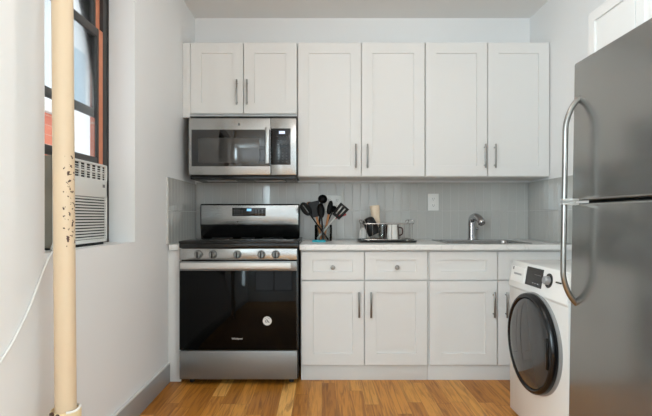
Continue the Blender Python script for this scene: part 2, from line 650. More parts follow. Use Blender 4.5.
# glazed tiles: two rows of upright tiles, each a slightly tilted chamfered slab on a grout bed
TW, TH = 0.0635, 0.2225
def tiled(name, length, X, label, TH=0.2225):
    b = MB()
    b.box(0, length, 0.0017, 0.012, 0.902, 0.905 + 2 * TH + 0.004)
    g = b.build('trim_1', M['grout'], X=X)
    t = MB()
    u = 0.0
    while u < length - 0.002:
        for r in range(2):
            z0 = 0.905 + r * (TH + 0.0025)
            x0, x1 = max(u, 0), min(u + TW, length)
            if x1 - x0 < 0.006:
                continue
            bb = bmesh.new()
            cx, cz = (x0 + x1) / 2, z0 + TH / 2
            rx, rz = random.uniform(-.006, .006), random.uniform(-.011, .011)
            def ring(i, y):
                out = []
                for px, pz in ((x0 + i, z0 + i), (x1 - i, z0 + i), (x1 - i, z0 + TH - i), (x0 + i, z0 + TH - i)):
                    out.append(bb.verts.new((px, y + (px - cx) * rz + (pz - cz) * rx * 0.3, pz)))
                return out
            rs = [ring(0.0006, 0.008), ring(0.0006, 0.0012), ring(0.0022, 0.0)]
            for a, c in zip(rs, rs[1:]):
                for k in range(4):
                    bb.faces.new((a[k], a[(k + 1) % 4], c[(k + 1) % 4], c[k]))
            bb.faces.new(rs[-1])
            t._join(bb)
        u += TW + 0.0015
    o = t.build('backsplash_tiles', M['tile'], g, X=X, smooth=False)
    g.name = name
    struct(g, label, 'backsplash')
    return g
tiled('trim_back_tiles', XR - XL - 0.03, Matrix.Translation((XL + 0.015, YB - 0.0125, 0)), 'grey glazed upright tiles on the wall behind the counter')
tiled('trim_right_tiles', 0.66, face_x(XR - 0.0125, YB - 0.001), 'grey glazed upright tiles on the wall beside the sink')
# the other side wall faces +x
XF = Matrix.Translation((XL + 0.0125, 2.94, 0)) @ Matrix(((0, -1, 0, 0), (1, 0, 0, 0), (0, 0, 1, 0), (0, 0, 0, 1)))
tiled('trim_left_tiles', 0.659, XF, 'grey glazed upright tiles on the wall beside the range', 0.2155)

# ---------------------------------------------------------------- windows
def sash(root, x0, x1, y0, y1, z0, z1, st, rt, rb):
    b = MB()
    b.box(x0, x1, y0, y0 + st, z0, z1, 0.003).box(x0, x1, y1 - st, y1, z0, z1, 0.003)
    b.box(x0, x1, y0 + st - 0.002, y1 - st + 0.002, z0, z0 + rb, 0.003).box(x0, x1, y0 + st - 0.002, y1 - st + 0.002, z1 - rt, z1, 0.003)
    s = b.build('sash', M['winframe'], root)
    xm = (x0 + x1) / 2
    MB().box(xm - 0.002, xm + 0.002, y0 + st - 0.004, y1 - st + 0.004, z0 + rb - 0.004, z1 - rt + 0.004).build('glass_pane', M['pane'], s)
    return s

def window(name, y0, y1, label, raised):
    root = thing(name, label, 'window', (-1.185, (y0 + y1) / 2, Wz0))
    root['kind'] = 'structure'
    b = MB()
    xa, xb = -1.192, -1.156
    b.box(xa, xb, y0, y0 + 0.018, Wz0, Wz1, 0.003).box(xa, xb, y1 - 0.055, y1, Wz0, Wz1, 0.003)
    b.box(xa, xb, y0 + 0.03, y1 - 0.03, Wz1 - 0.05, Wz1, 0.003).box(xa, xb, y0 + 0.03, y1 - 0.03, Wz0, Wz0 + 0.022, 0.003)
    b.box(-1.163, -1.15, y1 - 0.008, y1, Wz0, Wz1, 0.003)
    b.build('window_frame', M['winframe'], root)
    up = 1.345 if raised else Wz0 + 0.025
    sash(root, -1.173, -1.160, y0 + 0.018, y1 - 0.090, up, up + 0.71, 0.02, 0.042, 0.042)
    sash(root, -1.189, -1.176, y0 + 0.018, y1 - 0.090, 1.595, Wz1 - 0.05, 0.02, 0.03, 0.045)
    b = MB().box(-1.173, -1.158, y1 - 0.0905, y1 - 0.054, up, up + 0.71, 0.001)
    b.box(-1.191, -1.175, y1 - 0.0905, y1 - 0.054, up + 0.70, Wz1 - 0.048, 0.001)
    b.build('sash_track', M['track'], root)
    return root
window('window_1', Wy0, Wy1, 'dark framed sash window raised above the air conditioner', True)
window('window_2', Vy0, Vy1, 'dark framed sash window behind the camera, closed', False)
root = thing('window_3', 'wide dark framed window in the wall facing the kitchen', 'window', (0.35, YR - 0.05, rz0))
root['kind'] = 'structure'
b = MB()
for x in (rx0, 0.325, rx1 - 0.05):
    b.box(x, x + 0.05, YR - 0.07, YR - 0.02, rz0, rz1, 0.003)
b.box(rx0, rx1, YR - 0.07, YR - 0.02, rz0, rz0 + 0.05, 0.003).box(rx0, rx1, YR - 0.07, YR - 0.02, rz1 - 0.05, rz1, 0.003)
b.build('window_frame', M['winframe'], root)
MB().box(rx0 + 0.04, rx1 - 0.04, YR - 0.05, YR - 0.046, rz0 + 0.04, rz1 - 0.04).build('glass_pane', M['pane'], root)
root = thing('added_glazed_door', 'white framed glazed door added behind the camera for side fill light', 'door', (XR + 0.05, -0.8, 0))  # unseen door, added to go with the side fill light
root['kind'] = 'structure'
b = MB()
b.box(XR + 0.02, XR + 0.06, -1.2, -1.1, 0, 2.05, 0.003).box(XR + 0.02, XR + 0.06, -0.5, -0.4, 0, 2.05, 0.003)
b.box(XR + 0.02, XR + 0.06, -1.1, -0.5, 0, 0.2, 0.003).box(XR + 0.02, XR + 0.06, -1.1, -0.5, 1.95, 2.05, 0.003)
b.build('door_frame', M['cab'], root)
MB().box(XR + 0.038, XR + 0.042, -1.11, -0.49, 0.19, 1.96).build('glass_pane', M['pane'], root)
# brick reveal outside the kitchen window
b = MB()
b.box(-1.222, -1.193, Wy1 - 0.06, Wy1 - 0.001, Wz0 + 0.001, Wz1 - 0.001)
b.box(-1.262, -1.222, Wy1 + 0.05, 3.7, 0, 3.2).box(-1.262, -1.222, -2.5, Wy0 + 0.03, 0, 3.2)
b.box(-1.262, -1.222, Wy0 + 0.03, Wy1 + 0.05, 0, Wz0 - 0.03).box(-1.262, -1.222, Wy0 + 0.03, Wy1 + 0.05, Wz1 - 0.03, 3.2)
bmesh.ops.remove_doubles(b.bm, verts=b.bm.verts, dist=1e-5)
g_ = b.build('wall_outside', M['brick'], smooth=False)
for f in g_.data.polygons:
    pass
struct(g_, 'orange brick outer face of the house wall', 'wall')

# ---------------------------------------------------------------- outside
o = MB().box(-30, -1.3, -5, 30, -3.1, -3.0).build('ground_outside', M['asphalt'])
struct(o, 'grey yard far below the window', 'ground')
root = thing('brick_building', 'low orange brick building seen through the window', 'building', (-7.5, 8.5, -3))
MB().box(-9, -6, 6, 10.35, -3, 3.35).build('building_wall', M['brick'], root, smooth=False)
MB().box(-9.1, -5.9, 5.9, 10.45, 3.35, 3.62, 0.03).build('cornice', M['stone'], root)
for wy in (6.8, 8.2, 9.5):
    MB().box(-6.05, -5.98, wy - 0.35, wy + 0.35, 0.6, 2.2, 0.01).build('window_pane', M['render'], root)
root = thing('pale_building', 'tall pale blue grey building seen through the window', 'building', (-8.0, 13.0, -3))
MB().box(-10, -6.6, 10.9, 16.5, -3, 8).build('building_wall', M['render'], root, smooth=False)
MB().box(-10.1, -6.5, 10.8, 16.6, 8, 8.3, 0.03).build('cornice', M['stone'], root)
for wy in (12.2, 14.0, 15.6):
    for wz in (1.0, 4.0):
        MB().box(-6.63, -6.57, wy - 0.4, wy + 0.4, wz, wz + 1.6, 0.01).build('window_pane', M['bluepane'], root)

# ---------------------------------------------------------------- pendant added above the frame to house the fill light
root = thing('added_pendant', 'clear glass globe pendant added around the fill light, out of view', 'lamp', (0.3, 1.75, 2.1))
MB().lathe([(0, 0), (0.06, 0), (0.06, -0.02), (0, -0.025)], (0.3, 1.75, ZC), n=28).build('canopy', M['plastic'], root)
MB().cyl((0.3, 1.75, 2.40), (0.3, 1.75, ZC - 0.02), 0.006, n=12).build('stem', M['nickel'], root)
MB().lathe([(0.02, 0.154), (0.07, 0.137), (0.12, 0.097), (0.148, 0.045), (0.154, 0), (0.148, -0.045), (0.12, -0.097), (0.07, -0.137), (0, -0.154)], (0.3, 1.75, 2.25), n=36).build('lamp_shade', M['pane'], root)

# ---------------------------------------------------------------- cabinets
def bar_handle(door, x, z0, z1, yf, X=None):
    b = MB()
    r = 0.0062
    b.cyl((x, yf - 0.028, z0), (x, yf - 0.028, z1), r, n=16, bev=0.0012)
    for z in (z0 + 0.022, z1 - 0.022):
        b.cyl((x, yf + 0.001, z), (x, yf - 0.028, z), 0.0048, n=12)
    return b.build('handle', M['nickel'], door, X=X)

def knob(part, x, z, yf):
    b = MB().lathe([(0, 0.0), (0.0065, 0.0), (0.0055, 0.012), (0.013, 0.018), (0.0155, 0.024), (0.013, 0.029), (0, 0.031)], (x, yf, z), (0, -1, 0), 24)
    return b.build('knob', M['nickel'], part)

UF, UZ0, UZ1 = 3.27, 1.37, 2.342
def wall_cabinet(x0, x1, z0, label, splits, handles, hz, filler=None):
    root = thing('wall_cabinet', label, 'cabinet', ((x0 + x1) / 2, UF, z0), 'white cabinets hung over the counter')
    MB().box(x0, x1, UF + 0.021, YB, z0, UZ1, 0.001).build('cabinet_body', M['cab'], root)
    for (a, c), hx in zip(splits, handles):
        d = MB().shaker(a, c, z0 + 0.004 if z0 < 1.5 else z0 + 0.026, UZ1 - 0.002, UF).build('door', M['cab'], root, smooth=False)
        bar_handle(d, hx, hz[0], hz[1], UF)
    if filler:
        MB().box(filler[0], filler[1], UF + 0.008, UF + 0.03, z0, UZ1, 0.001).build('filler_strip', M['cab'], root)
    return root
p = lambda px: (px - 322) / 138.53
wall_cabinet(p(190.3), p(297), 1.80, 'short white two door cabinet above the microwave',
             ((p(190.6), p(243.1)), (p(243.9), p(296.6))), (p(237.3), p(247.4)), (1.885, 2.065), (XL + 0.001, p(190.3) - 0.001))
wall_cabinet(p(297.5), p(425), UZ0, 'tall white two door cabinet between the microwave cabinet and the sink cabinet',
             ((p(298.2), p(360.9)), (p(361.8), p(424.6))), (p(355.8), p(367.2)), (1.432, 1.604))
wall_cabinet(p(425.4), XR - 0.002, UZ0, 'tall white two door cabinet above the sink',
             ((p(425.9), p(487.4)), (p(488.2), p(549.4))), (p(484.3), p(494.3)), (1.432, 1.604))

BF = 2.97
q = lambda px: (px - 322) / 152.5
def base_cabinet(x0, x1, label, doors, drawers, handles, knobs, solid_x1=None):
    root = thing('base_cabinet', label, 'cabinet', ((x0 + x1) / 2, BF, 0), 'white cabinets under the counter')
    b = MB()
    t = 0.018
    b.box(x0, x0 + t, BF + 0.021, YB - 0.002, 0.104, 0.864).box(x1 - t, x1, BF + 0.021, YB - 0.002, 0.104, 0.864)
    b.box(x0 + t, x1 - t, BF + 0.021, YB - 0.002, 0.104, 0.122).box(x0 + t, x1 - t, YB - 0.012, YB - 0.002, 0.122, 0.864)
    b.box(x0 + t, x1 - t, BF + 0.021, BF + 0.04, 0.12, 0.864)
    b.build('cabinet_body', M['cab'], root, smooth=False)
    MB().box(x0, x1, BF + 0.032, BF + 0.048, 0.0, 0.104, 0.001).build('toe_board', M['kick'], root)
    for (a, c), hx in zip(doors, handles):
        d = MB().shaker(a, c, 0.109, 0.660, BF, sx=0.075, sz=0.074).build('door', M['cab'], root, smooth=False)
        bar_handle(d, hx, 0.424, 0.592, BF)
    for i, (a, c) in enumerate(drawers):
        d = MB().shaker(a, c, 0.668, 0.851, BF, sx=0.073, sz=0.052).build('drawer_front', M['cab'], root, smooth=False)
        if knobs:
            knob(d, knobs[i], 0.7515, BF)
    return root
base_cabinet(q(300.8), q(428.4), 'white drawer cabinet with round knobs next to the range',
             ((q(301.6), q(363.9)), (q(364.9), q(427.4))), ((q(301.6), q(363.9)), (q(364.9), q(427.4))), (q(358.9), q(370.8)), (q(332.7), q(396.6)))
base_cabinet(q(428.7), XR - 0.002, 'white cabinet with knobless false fronts under the sink',
             ((q(429.6), q(497.0)), (q(498.2), q(565.6))), ((q(429.6), q(497.4)), (q(498.2), q(565.6))), (q(493.2), q(505.6)), None)

# narrow closing panel between range and wall
root = thing('filler_panel', 'narrow white closing panel between the range and the wall', 'panel', (-0.967, BF, 0))
MB().box(XL + 0.001, -0.926, BF, BF + 0.02, 0, 0.864, 0.001).build('panel_board', M['cab'], root)
MB().box(XL + 0.001, -0.926, BF + 0.02, YB - 0.002, 0.10, 0.864, 0.001).build('panel_box', M['cab'], root)
o = MB().box(XL + 0.013, -0.926, 2.945, YB - 0.014, 0.865, 0.9, 0.002).build('worktop_strip', M['quartz'])
tag(o, 'narrow white worktop strip between the range and the wall', 'worktop')

# worktop with a cut-out for the sink
SX0, SX1, SY0, SY1 = 0.865, 1.40, 3.06, 3.42
b = MB()
cx0, cx1, cy0, cy1 = -0.146, XR - 0.014, 2.94, YB - 0.014
outer = [(cx0, cy0), (cx1, cy0), (cx1, cy1), (cx0, cy1)]
inner = [(SX0, SY0), (SX1, SY0), (SX1, SY1), (SX0, SY1)]
V = {}
for nm, pts in (('o', outer), ('i', inner)):
    for k, (x, y) in enumerate(pts):
        for z in (0.865, 0.9):
            V[nm, k, z] = b.bm.verts.new((x, y, z))
for k in range(4):
    j = (k + 1) % 4
    b.bm.faces.new((V['o', k, .9], V['o', j, .9], V['i', j, .9], V['i', k, .9]))
    b.bm.faces.new((V['o', k, .865], V['i', k, .865], V['i', j, .865], V['o', j, .865]))
    b.bm.faces.new((V['o', k, .865], V['o', j, .865], V['o', j, .9], V['o', k, .9]))
    b.bm.faces.new((V['i', k, .865], V['i', k, .9], V['i', j, .9], V['i', j, .865]))
ed = [e for e in b.bm.edges if abs(e.verts[0].co.y - cy0) < 1e-6 and abs(e.verts[1].co.y - cy0) < 1e-6 and abs(e.verts[0].co.z - e.verts[1].co.z) < 1e-6]
bmesh.ops.bevel(b.bm, geom=ed, offset=0.003, segments=2, affect='EDGES')
tag(b.build('worktop', M['quartz']), 'long white speckled quartz worktop over the base cabinets', 'worktop')

# sink
root = thing('kitchen_sink', 'stainless steel sink set into the white worktop', 'sink', (1.132, 3.24, 0.9))
def rr(x0, x1, y0, y1, r, n=5):
    out = []
    for cx, cy, a0 in ((x1 - r, y0 + r, -90), (x1 - r, y1 - r, 0), (x0 + r, y1 - r, 90), (x0 + r, y0 + r, 180)):
        for k in range(n + 1):
            a = R(a0 + 90 * k / n)
            out.append((cx + r * math.cos(a), cy + r * math.sin(a)))
    return out
def loops(specs, cap=True):
    b = MB()
    prev = None
    for (x0, x1, y0, y1, r, z) in specs:
        vs = [b.bm.verts.new((x, y, z)) for x, y in rr(x0, x1, y0, y1, r)]
        if prev:
            n = len(vs)
            for k in range(n):
                b.bm.faces.new((prev[k], prev[(k + 1) % n], vs[(k + 1) % n], vs[k]))
        prev = vs
    if cap:
        b.bm.faces.new(prev)
    return b
rim = 0.022
loops([(SX0 - rim, SX1 + rim, SY0 - rim, SY1 + 0.10, 0.03, 0.9002), (SX0 - rim, SX1 + rim, SY0 - rim, SY1 + 0.10, 0.03, 0.904),
       (SX0 - rim + .003, SX1 + rim - .003, SY0 - rim + .003, SY1 + 0.097, 0.03, 0.9062),
       (SX0 + 0.006, SX1 - 0.006, SY0 + 0.006, SY1 - 0.006, 0.05, 0.9050),
       (SX0 + 0.009, SX1 - 0.009, SY0 + 0.009, SY1 - 0.009, 0.05, 0.899), (SX0 + 0.012, SX1 - 0.012, SY0 + 0.012, SY1 - 0.012, 0.05, 0.75),
       (SX0 + 0.04, SX1 - 0.04, SY0 + 0.04, SY1 - 0.04, 0.05, 0.725)]).build('basin', M['sink'], root)
MB().lathe([(0.045, 0.727), (0.045, 0.730), (0.036, 0.7315), (0.03, 0.7285), (0, 0.7285)], (1.132, 3.24, 0), n=28).build('drain', M['chrome'], root)

# faucet
FX, FY = 1.147, 3.47
root = thing('faucet', 'short chrome faucet with a curved spout behind the sink', 'faucet', (FX, FY, 0.9055))
MB().lathe([(0.0, 0.0), (0.032, 0.0), (0.032, 0.008), (0.028, 0.014), (0.026, 0.02), (0, 0.02)], (FX, FY, 0.9065), n=32).build('base_ring', M['chrome'], root)
MB().tube([(FX, FY, 0.915), (FX, FY, 1.0), (FX, FY, 1.042), (FX + 0.003, FY - 0.014, 1.072), (FX + 0.012, FY - 0.055, 1.083), (FX + 0.022, FY - 0.105, 1.066),
           (FX + 0.026, FY - 0.13, 1.046)], 0.026, n=20, smooth=6, rs=[0.030, 0.0285, 0.028, 0.028, 0.027, 0.026, 0.027]).build('spout', M['chrome'], root)
MB().lathe([(0, 0.0), (0.027, 0.0), (0.028, 0.016), (0.023, 0.024), (0, 0.026)], (FX + 0.0258, FY - 0.128, 1.048), Vector((0.10, -0.6, -0.62)), 24).build('spray_head', M['chrome'], root)
MB().tube([(FX + 0.022, FY, 0.985), (FX + 0.045, FY + 0.004, 0.99), (FX + 0.05, FY + 0.01, 1.0)], 0.007, n=10, smooth=4).build('lever', M['chrome'], root)

# ---------------------------------------------------------------- range
r_ = lambda px: (px - 322) / 156.2
RX0, RX1, RF = -0.913, -0.160, 2.90
root = thing('kitchen_range', 'stainless steel electric range with black glass oven door', 'stove', ((RX0 + RX1) / 2, RF, 0))
MB().box(RX0 + 0.002, RX1 + 0.006, RF + 0.035, 3.565, 0.035, 0.878, 0.003).build('range_body', M['black'], root)
b = MB().box(RX0 - 0.004, RX1 + 0.008, RF + 0.002, 3.50, 0.88, 0.914, 0.006).box(RX0 - 0.006, RX1 + 0.010, RF - 0.004, 3.50, 0.911, 0.926, 0.006)
ct = b.build('cooktop', M['black'], root)
b = MB().box(RX0 + 0.012, RX1 - 0.008, RF + 0.02, 3.47, 0.9255, 0.928, 0.001)
MB_g = b.build('glass_surface', M['blackglass'], ct)
for bx, by, br in ((-0.73, 3.06, 0.10), (-0.36, 3.06, 0.115), (-0.73, 3.32, 0.075), (-0.36, 3.32, 0.075), (-0.545, 3.33, 0.05)):
    MB().lathe([(br - 0.003, 0.0), (br - 0.003, 0.0005), (br, 0.0005), (br, 0.0)], (bx, by, 0.928), n=48).build('burner_ring', M['ring'], ct)
# backguard
bx0, bx1 = -0.925, -0.176
b = MB().prism([(3.475, 0.926), (3.575, 0.926), (3.575, 1.18), (3.468, 1.18), (3.455, 1.165), (3.455, 1.02)], 'x', bx0 - 0.004, bx1 + 0.004, 0.004)
bgd = b.build('backguard', M['black'], root)
MB().box(bx0 + 0.004, bx1 - 0.004, 3.448, 3.462, 1.022, 1.170, 0.004).build('steel_fascia', M['steel'], bgd)
s_ = lambda px: (px - 322) / 131.4
k0, k1, kz0, kz1 = s_(232.2), s_(265.7), 1.08 + (217 - 216) / 131.4, 1.08 + (217 - 207.8) / 131.4
MB().box(k0, k1, 3.4455, 3.45, kz0, kz1, 0.0008).build('clock_panel', M['panel'], bgd)
MB().box(s_(246.9), s_(251.3), 3.4446, 3.446, 1.08 + (217 - 211) / 131.4, 1.08 + (217 - 208.8) / 131.4).build('lit_display', M['display'], bgd)
b = MB()
for px in (234.5, 237, 239.5, 242, 256, 258.8, 262.3):
    for py in (210.2, 212, 214.4):
        if random.random() < 0.8:
            MB().box(s_(px) - 0.004, s_(px) + 0.004, 3.4450, 3.446, 1.08 + (217 - py) / 131.4 - 0.0016, 1.08 + (217 - py) / 131.4 + 0.0016).build('touch_key', M['markdim'], bgd)
MB().cyl((s_(237.5), 3.449, 1.08 - 4.8 / 131.4 + 0.0), (s_(237.5), 3.4465, 1.08 - 4.8 / 131.4), 0.008, n=20).build('badge', M['markdim'], bgd)
# control fascia and knobs
fa = MB().box(RX0, RX1, RF - 0.002, RF + 0.04, 0.805, 0.8775, 0.004).build('control_fascia', M['steel'], root)
for px in (198.4, 212.9, 237.3, 261.3, 275.8):
    x = r_(px)
    z = 0.8405
    kb = MB().lathe([(0, 0), (0.0235, 0), (0.0235, 0.006), (0.0205, 0.010), (0.0195, 0.024), (0.0175, 0.027), (0, 0.027)], (x, RF - 0.001, z), (0, -1, 0), 28).build('knob', M['steel_d'], root)
    MB().box(x - 0.004, x + 0.004, RF - 0.037, RF - 0.026, z - 0.019, z + 0.019, 0.002).build('grip', M['gasket'], kb)
    MB().lathe([(0.0236, 0), (0.0262, 0), (0.0262, 0.0015), (0.0236, 0.0015)], (x, RF - 0.002, z), (0, -1, 0), 28).build('dial_ring', M['black'], kb)
# oven door
d = MB().box(RX0, RX1, RF - 0.002, RF + 0.03, 0.228, 0.7985, 0.003).build('oven_door', M['black'], root)
MB().box(RX0 + 0.004, RX1 - 0.004, RF - 0.004, RF + 0.004, 0.232, 0.736, 0.0015).build('oven_glass', M['blackglass'], d)
MB().box(RX0 + 0.001, RX1 - 0.001, RF - 0.006, RF + 0.006, 0.737, 0.7975, 0.002).build('door_trim', M['steel_d'], d)
b = MB().box(r_(182.5), r_(291.7), RF - 0.058, RF - 0.040, 0.752, 0.793, 0.007, 3)
for x in (r_(185), r_(289)):
    b.box(x - 0.012, x + 0.012, RF - 0.045, RF - 0.004, 0.757, 0.788, 0.004)
b.build('handle', M['bright'], d)
text_mesh('Whirlpool', 0.0165, face_y(r_(237.2), RF - 0.0045, 0.302), M['mark'], 'brand_lettering', d, bold=0.0003)
st = MB().cyl((r_(267.3), RF - 0.0038, 0.4155), (r_(267.3), RF - 0.005, 0.4155), 0.0285, n=36).build('round_sticker', M['sticker'], d)
b = MB()
sx, sz, sy = r_(267.3), 0.4155, RF - 0.0052
b.tube([(sx - 0.010, sy, sz + 0.001), (sx - 0.006, sy, sz + 0.007), (sx, sy, sz + 0.005), (sx + 0.001, sy, sz - 0.003), (sx - 0.006, sy, sz - 0.008), (sx - 0.011, sy, sz - 0.005)], 0.002, n=6, smooth=4, closed=True)
b.tube([(sx - 0.003, sy, sz + 0.010), (sx + 0.005, sy, sz), (sx + 0.014, sy, sz - 0.010)], 0.0018, n=6, smooth=4)
b.tube([(sx + 0.003, sy, sz - 0.007), (sx + 0.009, sy, sz - 0.009), (sx + 0.014, sy, sz - 0.010)], 0.0016, n=6, smooth=3)
b.tube([(sx - 0.016, sy, sz + 0.015), (sx - 0.006, sy, sz + 0.020), (sx + 0.006, sy, sz + 0.020), (sx + 0.015, sy, sz + 0.014)], 0.0011, n=6, smooth=4)
b.build('sticker_print', M['ink'], d)
MB().box(RX0, RX1, RF, RF + 0.03, 0.040, 0.2225, 0.003).build('storage_drawer', M['steel_d'], root)
for x in (RX0 + 0.06, RX1 - 0.04):
    for y in (RF + 0.08, 3.5):
        MB().cyl((x, y, 0), (x, y, 0.036), 0.016, n=16).build('foot', M['gasket'], root)

# ---------------------------------------------------------------- microwave
mw = lambda px: (px - 322) / 141.56
mz = lambda py: 1.08 + (217 - py) / 141.56
MX0, MX1, MF = mw(188.6), mw(296.2), 3.20
root = thing('microwave', 'stainless steel microwave hung over the range', 'microwave', ((MX0 + MX1) / 2, MF, mz(177)))
MB().box(MX0 + 0.002, MX1 + 0.004, MF + 0.03, YB - 0.014, mz(177) + 0.004, 1.799, 0.003).build('microwave_body', M['black'], root)
d = MB().box(MX0, mw(270.5), MF, MF + 0.032, mz(174.9), mz(118.2), 0.004).build('door', M['steel'], root)
MB().box(mw(191.5), mw(270.2), MF - 0.002, MF + 0.01, mz(166.3), mz(129.6), 0.0015).build('door_glass', M['mwglass'], d)
MB().box(mw(198.3), mw(259.4), MF - 0.0028, MF + 0.005, mz(162.9), mz(137.8), 0.0008).build('viewing_screen', M['mwmesh'], d)
hb = MB()
hx = mw(267.9)
hb.box(hx - 0.0145, hx + 0.0145, MF - 0.044, MF - 0.030, mz(164.6), mz(127.9), 0.005, 3)
for z in (mz(161.5), mz(131)):
    hb.box(hx - 0.012, hx + 0.012, MF - 0.034, MF + 0.001, z - 0.011, z + 0.011, 0.003)
hb.build('handle', M['steel'], d)
MB().cyl((mw(239), MF - 0.0012, mz(124.2)), (mw(239), MF + 0.002, mz(124.2)), 0.009, n=20).build('badge', M['markdim'], d)
cp = MB().box(mw(270.9), MX1, MF, MF + 0.032, mz(174.9), mz(118.2), 0.004).build('control_fascia', M['steel'], root)
MB().box(mw(271.1), mw(290.6), MF - 0.002, MF + 0.01, mz(164.8), mz(128.4), 0.0015).build('keypad', M['panel'], cp)
MB().box(mw(279.0), mw(284.9), MF - 0.0032, MF, mz(133.9), mz(131.1), 0.0003).build('lit_display', M['displayw'], cp)
b = MB()
for row, (py, xs) in enumerate(((136.6, (277.5, 280.5, 283.5, 286.5)), (140.5, (278.5, 281, 286)), (144.5, (278, 282, 286.5)), (148.5, (279, 282.5, 287)),
                                (153, (278.5, 282.6, 286.6)), (156, (278.5, 282.6, 286.6)), (159, (278.5, 282.6, 286.6)), (161.8, (278.5, 282.6, 286.6)))):
    for x in xs:
        MB().box(mw(x) - 0.0055, mw(x) + 0.0055, MF - 0.0028, MF, mz(py) - 0.0016, mz(py) + 0.0016).build('touch_key', M['keydim'], cp)
b = MB().box(MX0 + 0.01, MX1 - 0.006, MF + 0.012, YB - 0.03, mz(177.4) - 0.012, mz(177.4) + 0.008, 0.003)
un = b.build('underside', M['black'], root)
for x in (MX0 + 0.2, MX1 - 0.2):
    MB().box(x - 0.11, x + 0.11, 3.29, 3.42, mz(177.4) - 0.016, mz(177.4) - 0.011, 0.002).build('grease_filter', M['nickel'], un)

# ---------------------------------------------------------------- refrigerator (leans back a little)
FXF, FY1, FY0 = 0.9745, 1.803, 1.08
root = thing('refrigerator', 'dark stainless steel two door refrigerator with curved handles', 'refrigerator', (FXF, 1.44, 0))
body = MB().box(FXF + 0.072, 1.60, FY0 + 0.004, FY1 - 0.004, 0.03, 1.680, 0.008).build('refrigerator_body', M['fridge_side'], root)
MB().box(FXF + 0.062, FXF + 0.080, FY0 + 0.012, FY1 - 0.012, 0.05, 1.672).build('gasket', M['gasket'], root)
fz = MB().box(FXF, FXF + 0.066, FY0, FY1, 1.1435, 1.690, 0.009, 4).build('freezer_door', M['fridge'], root)
fd = MB().box(FXF, FXF + 0.066, FY0, FY1, 0.05, 1.1335, 0.009, 4).build('refrigerator_door', M['fridge'], root)
hy = 1.764
def fridge_handle(door, pts, zend):
    h = MB()
    h.tube(pts, 0.0105, n=14, smooth=6, flat=1.0)
    hd = h.build('handle', M['nickel'], door)
    MB().box(FXF - 0.061, FXF + 0.002, hy - 0.011, hy + 0.011, zend - 0.0036, zend + 0.0036, 0.001).build('bracket', M['bright'], door)
xs = FXF - 0.050
fridge_handle(fz, [(FXF + 0.006, hy, 1.545), (FXF - 0.012, hy, 1.528), (FXF - 0.033, hy, 1.492), (xs + 0.002, hy, 1.44), (xs, hy, 1.38), (xs, hy, 1.25), (xs, hy, 1.146)], 1.1472)
fridge_handle(fd, [(FXF + 0.006, hy, 0.742), (FXF - 0.012, hy, 0.760), (FXF - 0.033, hy, 0.796), (xs + 0.002, hy, 0.845), (xs, hy, 0.90), (xs, hy, 1.02), (xs, hy, 1.131)], 1.1300)
for y in (FY0 + 0.06, FY1 - 0.06):
    MB().cyl((FXF + 0.12, y, 0.002), (FXF + 0.12, y, 0.035), 0.02, n=16).build('foot', M['gasket'], root)
    MB().cyl((1.55, y, 0.012), (1.55, y, 0.035), 0.02, n=16).build('foot', M['gasket'], root)
root.rotation_euler = (0, R(0.95), 0)

# ---------------------------------------------------------------- cabinet over the refrigerator
cf, cy = 1.32, 2.248
root = thing('wall_cabinet', 'white two door cabinet on the wall above the refrigerator', 'cabinet', (cf, 1.91, 1.73))
X = face_x(cf, cy)
MB().box(0, 0.68, 0.021, XR - cf - 0.001, 1.73, 2.085, 0.001).build('cabinet_body', M['cab'], root, X=X)
for a, c, hx in ((0.002, 0.337, 0.315), (0.342, 0.678, 0.365)):
    d = MB().shaker(a, c, 1.733, 2.083, 0, sx=0.05, sz=0.05).build('door', M['cab'], root, X=X, smooth=False)

# ---------------------------------------------------------------- washing machine
WY0, WY1, WF, WT = 1.922, 2.520, 1.045, 0.842
root = thing('washing_machine', 'white front loading washing machine with round smoked glass door', 'washing machine', (WF, 2.22, 0))
prof = [(WF, 0.022), (1.635, 0.022), (1.635, WT - 0.012), (1.62, WT), (WF + 0.022, WT), (WF + 0.014, WT - 0.004), (WF - 0.008, 0.706), (WF, 0.695)]
MB().prism(prof, 'y', WY0, WY1, 0.004).build('washer_body', M['whitegloss'], root)
pnl = lambda z: WF - 0.008 + (z - 0.706) / (WT - 0.004 - 0.706) * 0.022     # x of the leaning control fascia
def on_panel(y0, y1, z0, z1, out, m, name, par):
    b = MB()
    vs = []
    for off in (0.002, -out):
        for y, z in ((y0, z0), (y1, z0), (y1, z1), (y0, z1)):
            vs.append(b.bm.verts.new((pnl(z) + off, y, z)))
    b.bm.faces.new(vs[:4]); b.bm.faces.new(vs[4:][::-1])
    for k in range(4):
        b.bm.faces.new((vs[k], vs[(k + 1) % 4], vs[4 + (k + 1) % 4], vs[4 + k]))
    return b.build(name, m, par, smooth=False)
cpn = on_panel(2.155, 2.322, 0.738, 0.828, 0.003, M['panel'], 'display_panel', root)
for y in (2.19, 2.215, 2.24):
    on_panel(y - 0.006, y + 0.006, 0.752, 0.757, 0.0036, M['markdim'], 'touch_key', cpn)
on_panel(2.17, 2.235, 0.795, 0.798, 0.0036, M['markdim'], 'display_print', cpn)
nrm = Vector((-1, 0, 0.167)).normalized()
kc = Vector((pnl(0.785), 2.095, 0.785))
kn = MB().lathe([(0, 0), (0.021, 0), (0.020, 0.018), (0.017, 0.022), (0, 0.022)], kc + nrm * 0.003, nrm, 28).build('knob', M['greyrim'], root)
MB().lathe([(0, 0), (0.034, 0), (0.034, 0.003), (0, 0.003)], kc - nrm * 0.0005, nrm, 32).build('dial_ring', M['panel'], kn)
dr = on_panel(2.345, 2.50, 0.735, 0.815, 0.003, M['whitegloss'], 'detergent_drawer', root)
on_panel(2.375, 2.465, 0.772, 0.782, 0.0036, M['greyrim'], 'drawer_grip', dr)
